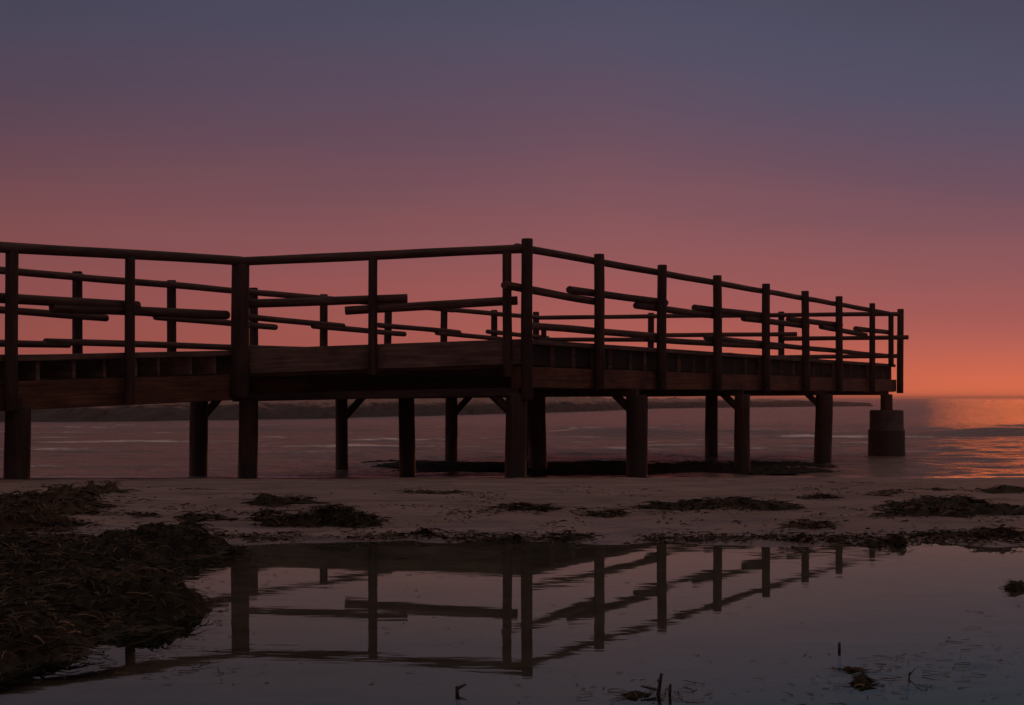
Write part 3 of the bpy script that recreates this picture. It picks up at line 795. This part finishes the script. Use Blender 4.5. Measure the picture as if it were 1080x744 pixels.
# ------------------------------------------------------------------ light: dusk sky and a sun at the horizon
SUN_AZ, SUN_EL = R(20.2), R(0.0)
w = bpy.data.worlds.new('World'); sc.world = w; w.use_nodes = True
nt = w.node_tree; nt.nodes.clear()
out = N(nt, 'ShaderNodeOutputWorld')
tc = N(nt, 'ShaderNodeTexCoord')
vn = N(nt, 'ShaderNodeVectorMath', operation='NORMALIZE'); nt.links.new(tc.outputs['Generated'], vn.inputs[0])
sp = N(nt, 'ShaderNodeSeparateXYZ'); nt.links.new(vn.outputs[0], sp.inputs[0])
def s2l(c): return tuple(((v / 255) / 12.92 if v / 255 <= 0.04045 else ((v / 255 + 0.055) / 1.055) ** 2.4) for v in c)
def zat(py): return math.sin(math.atan((HOR - py) / F_PX))
nz = noise_tex(nt, mapping(nt, vn.outputs[0], (2.2, 2.2, 16)), 1.0, 4, 0.55)
warp = N(nt, 'ShaderNodeMath', operation='MULTIPLY_ADD'); warp.inputs[1].default_value = 0.045
sub = N(nt, 'ShaderNodeMath', operation='SUBTRACT'); sub.inputs[1].default_value = 0.5
nt.links.new(nz.outputs[0], sub.inputs[0]); nt.links.new(sub.outputs[0], warp.inputs[0])
# the dusk colours sit lower towards the right, where the sun has gone down
xr = N(nt, 'ShaderNodeMapRange'); xr.inputs[1].default_value = 0.06; xr.inputs[2].default_value = 0.36; xr.inputs[3].default_value = 1.0; xr.inputs[4].default_value = 1.30
nt.links.new(sp.outputs[0], xr.inputs[0])
zx = N(nt, 'ShaderNodeMath', operation='MULTIPLY'); nt.links.new(sp.outputs[2], zx.inputs[0]); nt.links.new(xr.outputs[0], zx.inputs[1])
nt.links.new(zx.outputs[0], warp.inputs[2])
SKY = [(-0.02, (174, 88, 76)), (zat(400), (174, 89, 78)), (zat(350), (168, 91, 84)), (zat(300), (157, 89, 88)), (zat(250), (142, 87, 91)), (zat(200), (125, 83, 92)),
       (zat(150), (108, 79, 94)), (zat(100), (94, 78, 97)), (zat(50), (84, 79, 100)), (zat(0), (78, 77, 98)), (0.36, (64, 62, 79)), (0.44, (72, 66, 78)), (0.65, (138, 120, 118)), (1.0, (148, 128, 124))]  # highest stops, out of view, brightened as added fill for sand and pier
lo, hi = -0.05, 1.0
mr = N(nt, 'ShaderNodeMapRange'); mr.inputs[1].default_value = lo; mr.inputs[2].default_value = hi
nt.links.new(warp.outputs[0], mr.inputs[0])
rp = ramp(nt, mr.outputs[0], [((z - lo) / (hi - lo), s2l(c)) for z, c in SKY])
# brightness falls away from the sunset, then rises behind the camera as added fill
dot = N(nt, 'ShaderNodeVectorMath', operation='DOT_PRODUCT'); dot.inputs[1].default_value = (math.sin(R(21)), math.cos(R(21)), 0)
nt.links.new(vn.outputs[0], dot.inputs[0])
fall = ramp(nt, N(nt, 'ShaderNodeMath', operation='ADD').outputs[0], [(0, (1, 1, 1)), (1, (1, 1, 1))])
mr2 = N(nt, 'ShaderNodeMapRange'); mr2.inputs[1].default_value = -1; mr2.inputs[2].default_value = 1
nt.links.new(dot.outputs['Value'], mr2.inputs[0])
e = fall.color_ramp.elements
nt.links.new(mr2.outputs[0], fall.inputs[0])
while len(e) < 6: e.new(0.5)
for el, (p_, v_) in zip(e, ((0.0, 1.25), (0.60, 1.0), (0.88, 0.76), (0.945, 0.90), (0.975, 1.0), (1.0, 1.0))):
    el.position = p_; el.color = (v_, v_, v_, 1)
base = mixc(nt, 1.0, rp.outputs[0], fall.outputs[0], 'MULTIPLY')
# orange afterglow low over the water
gz_ = N(nt, 'ShaderNodeMapRange'); gz_.inputs[1].default_value = 0.06; gz_.inputs[2].default_value = -0.01
nt.links.new(sp.outputs[2], gz_.inputs[0])
gp = N(nt, 'ShaderNodeMath', operation='POWER'); gp.inputs[1].default_value = 1.7; nt.links.new(gz_.outputs[0], gp.inputs[0])
ga = ramp(nt, mr2.outputs[0], [(0.955, (0, 0, 0)), (0.990, (0.6, 0.6, 0.6)), (1.0, (1, 1, 1))])
gm = N(nt, 'ShaderNodeMath', operation='MULTIPLY'); nt.links.new(gp.outputs[0], gm.inputs[0]); nt.links.new(ga.outputs[0], gm.inputs[1])
glow = mixc(nt, gm.outputs[0], (0, 0, 0), (0.50, 0.09, -0.035))
skyc = mixc(nt, 1.0, base, glow, 'ADD')
bg1 = N(nt, 'ShaderNodeBackground'); nt.links.new(skyc, bg1.inputs[0]); bg1.inputs[1].default_value = 1.0
ns = N(nt, 'ShaderNodeTexSky'); ns.sky_type = 'NISHITA'; ns.sun_disc = False
ns.sun_elevation = SUN_EL; ns.sun_rotation = SUN_AZ; ns.air_density = 1.5; ns.dust_density = 3.0
bg2 = N(nt, 'ShaderNodeBackground'); nt.links.new(ns.outputs[0], bg2.inputs[0]); bg2.inputs[1].default_value = 0.003
ads = N(nt, 'ShaderNodeAddShader'); nt.links.new(bg1.outputs[0], ads.inputs[0]); nt.links.new(bg2.outputs[0], ads.inputs[1])
nt.links.new(ads.outputs[0], out.inputs[0])

sl = bpy.data.lights.new('sun', 'SUN'); sl.energy = 0.13; sl.angle = R(10.5); sl.color = (1.0, 0.21, 0.03)
so = bpy.data.objects.new('sun', sl); COL.objects.link(so)
sd = Vector((math.sin(SUN_AZ) * math.cos(SUN_EL), math.cos(SUN_AZ) * math.cos(SUN_EL), math.sin(SUN_EL)))
so.rotation_euler = (-sd).to_track_quat('-Z', 'Y').to_euler(); so.location = (20, 40, 20)

# ------------------------------------------------------------------ sea haze
hz = bmesh.new(); bmesh.ops.create_cube(hz, size=1.0)
bmesh.ops.scale(hz, vec=(32000, 4600, 12.2), verts=hz.verts); bmesh.ops.translate(hz, vec=(0, 2050, -2.3), verts=hz.verts)
hm = bpy.data.materials.new('sea_haze'); hm.use_nodes = True
hn = hm.node_tree; hn.nodes.clear(); ho = hn.nodes.new('ShaderNodeOutputMaterial'); hv = hn.nodes.new('ShaderNodeVolumePrincipled')
hv.inputs['Density'].default_value = 0.00055; hv.inputs['Anisotropy'].default_value = 0.8; hv.inputs['Color'].default_value = (0.97, 0.86, 0.78, 1)
hn.links.new(hv.outputs[0], ho.inputs['Volume'])
tag(bm_obj('haze', hz, hm), 'thin sea haze lying over the water and beach at dusk', 'haze', kind='stuff')

# ------------------------------------------------------------------ camera
cd = bpy.data.cameras.new('camera'); cam = bpy.data.objects.new('camera', cd); COL.objects.link(cam)
cam.location = (0, 0, CAM_H); cam.rotation_euler = (R(90), 0, 0)
cd.sensor_width = 36; cd.lens = 36 * F_PX / 1080; cd.shift_y = (HOR - 372) / 1080
cd.clip_start = 0.05; cd.clip_end = 20000
sc.camera = cam
vs_ = sc.view_settings
vs_.view_transform = 'Standard'; vs_.look = 'None'; vs_.exposure = 0; vs_.gamma = 1; vs_.use_curve_mapping = False
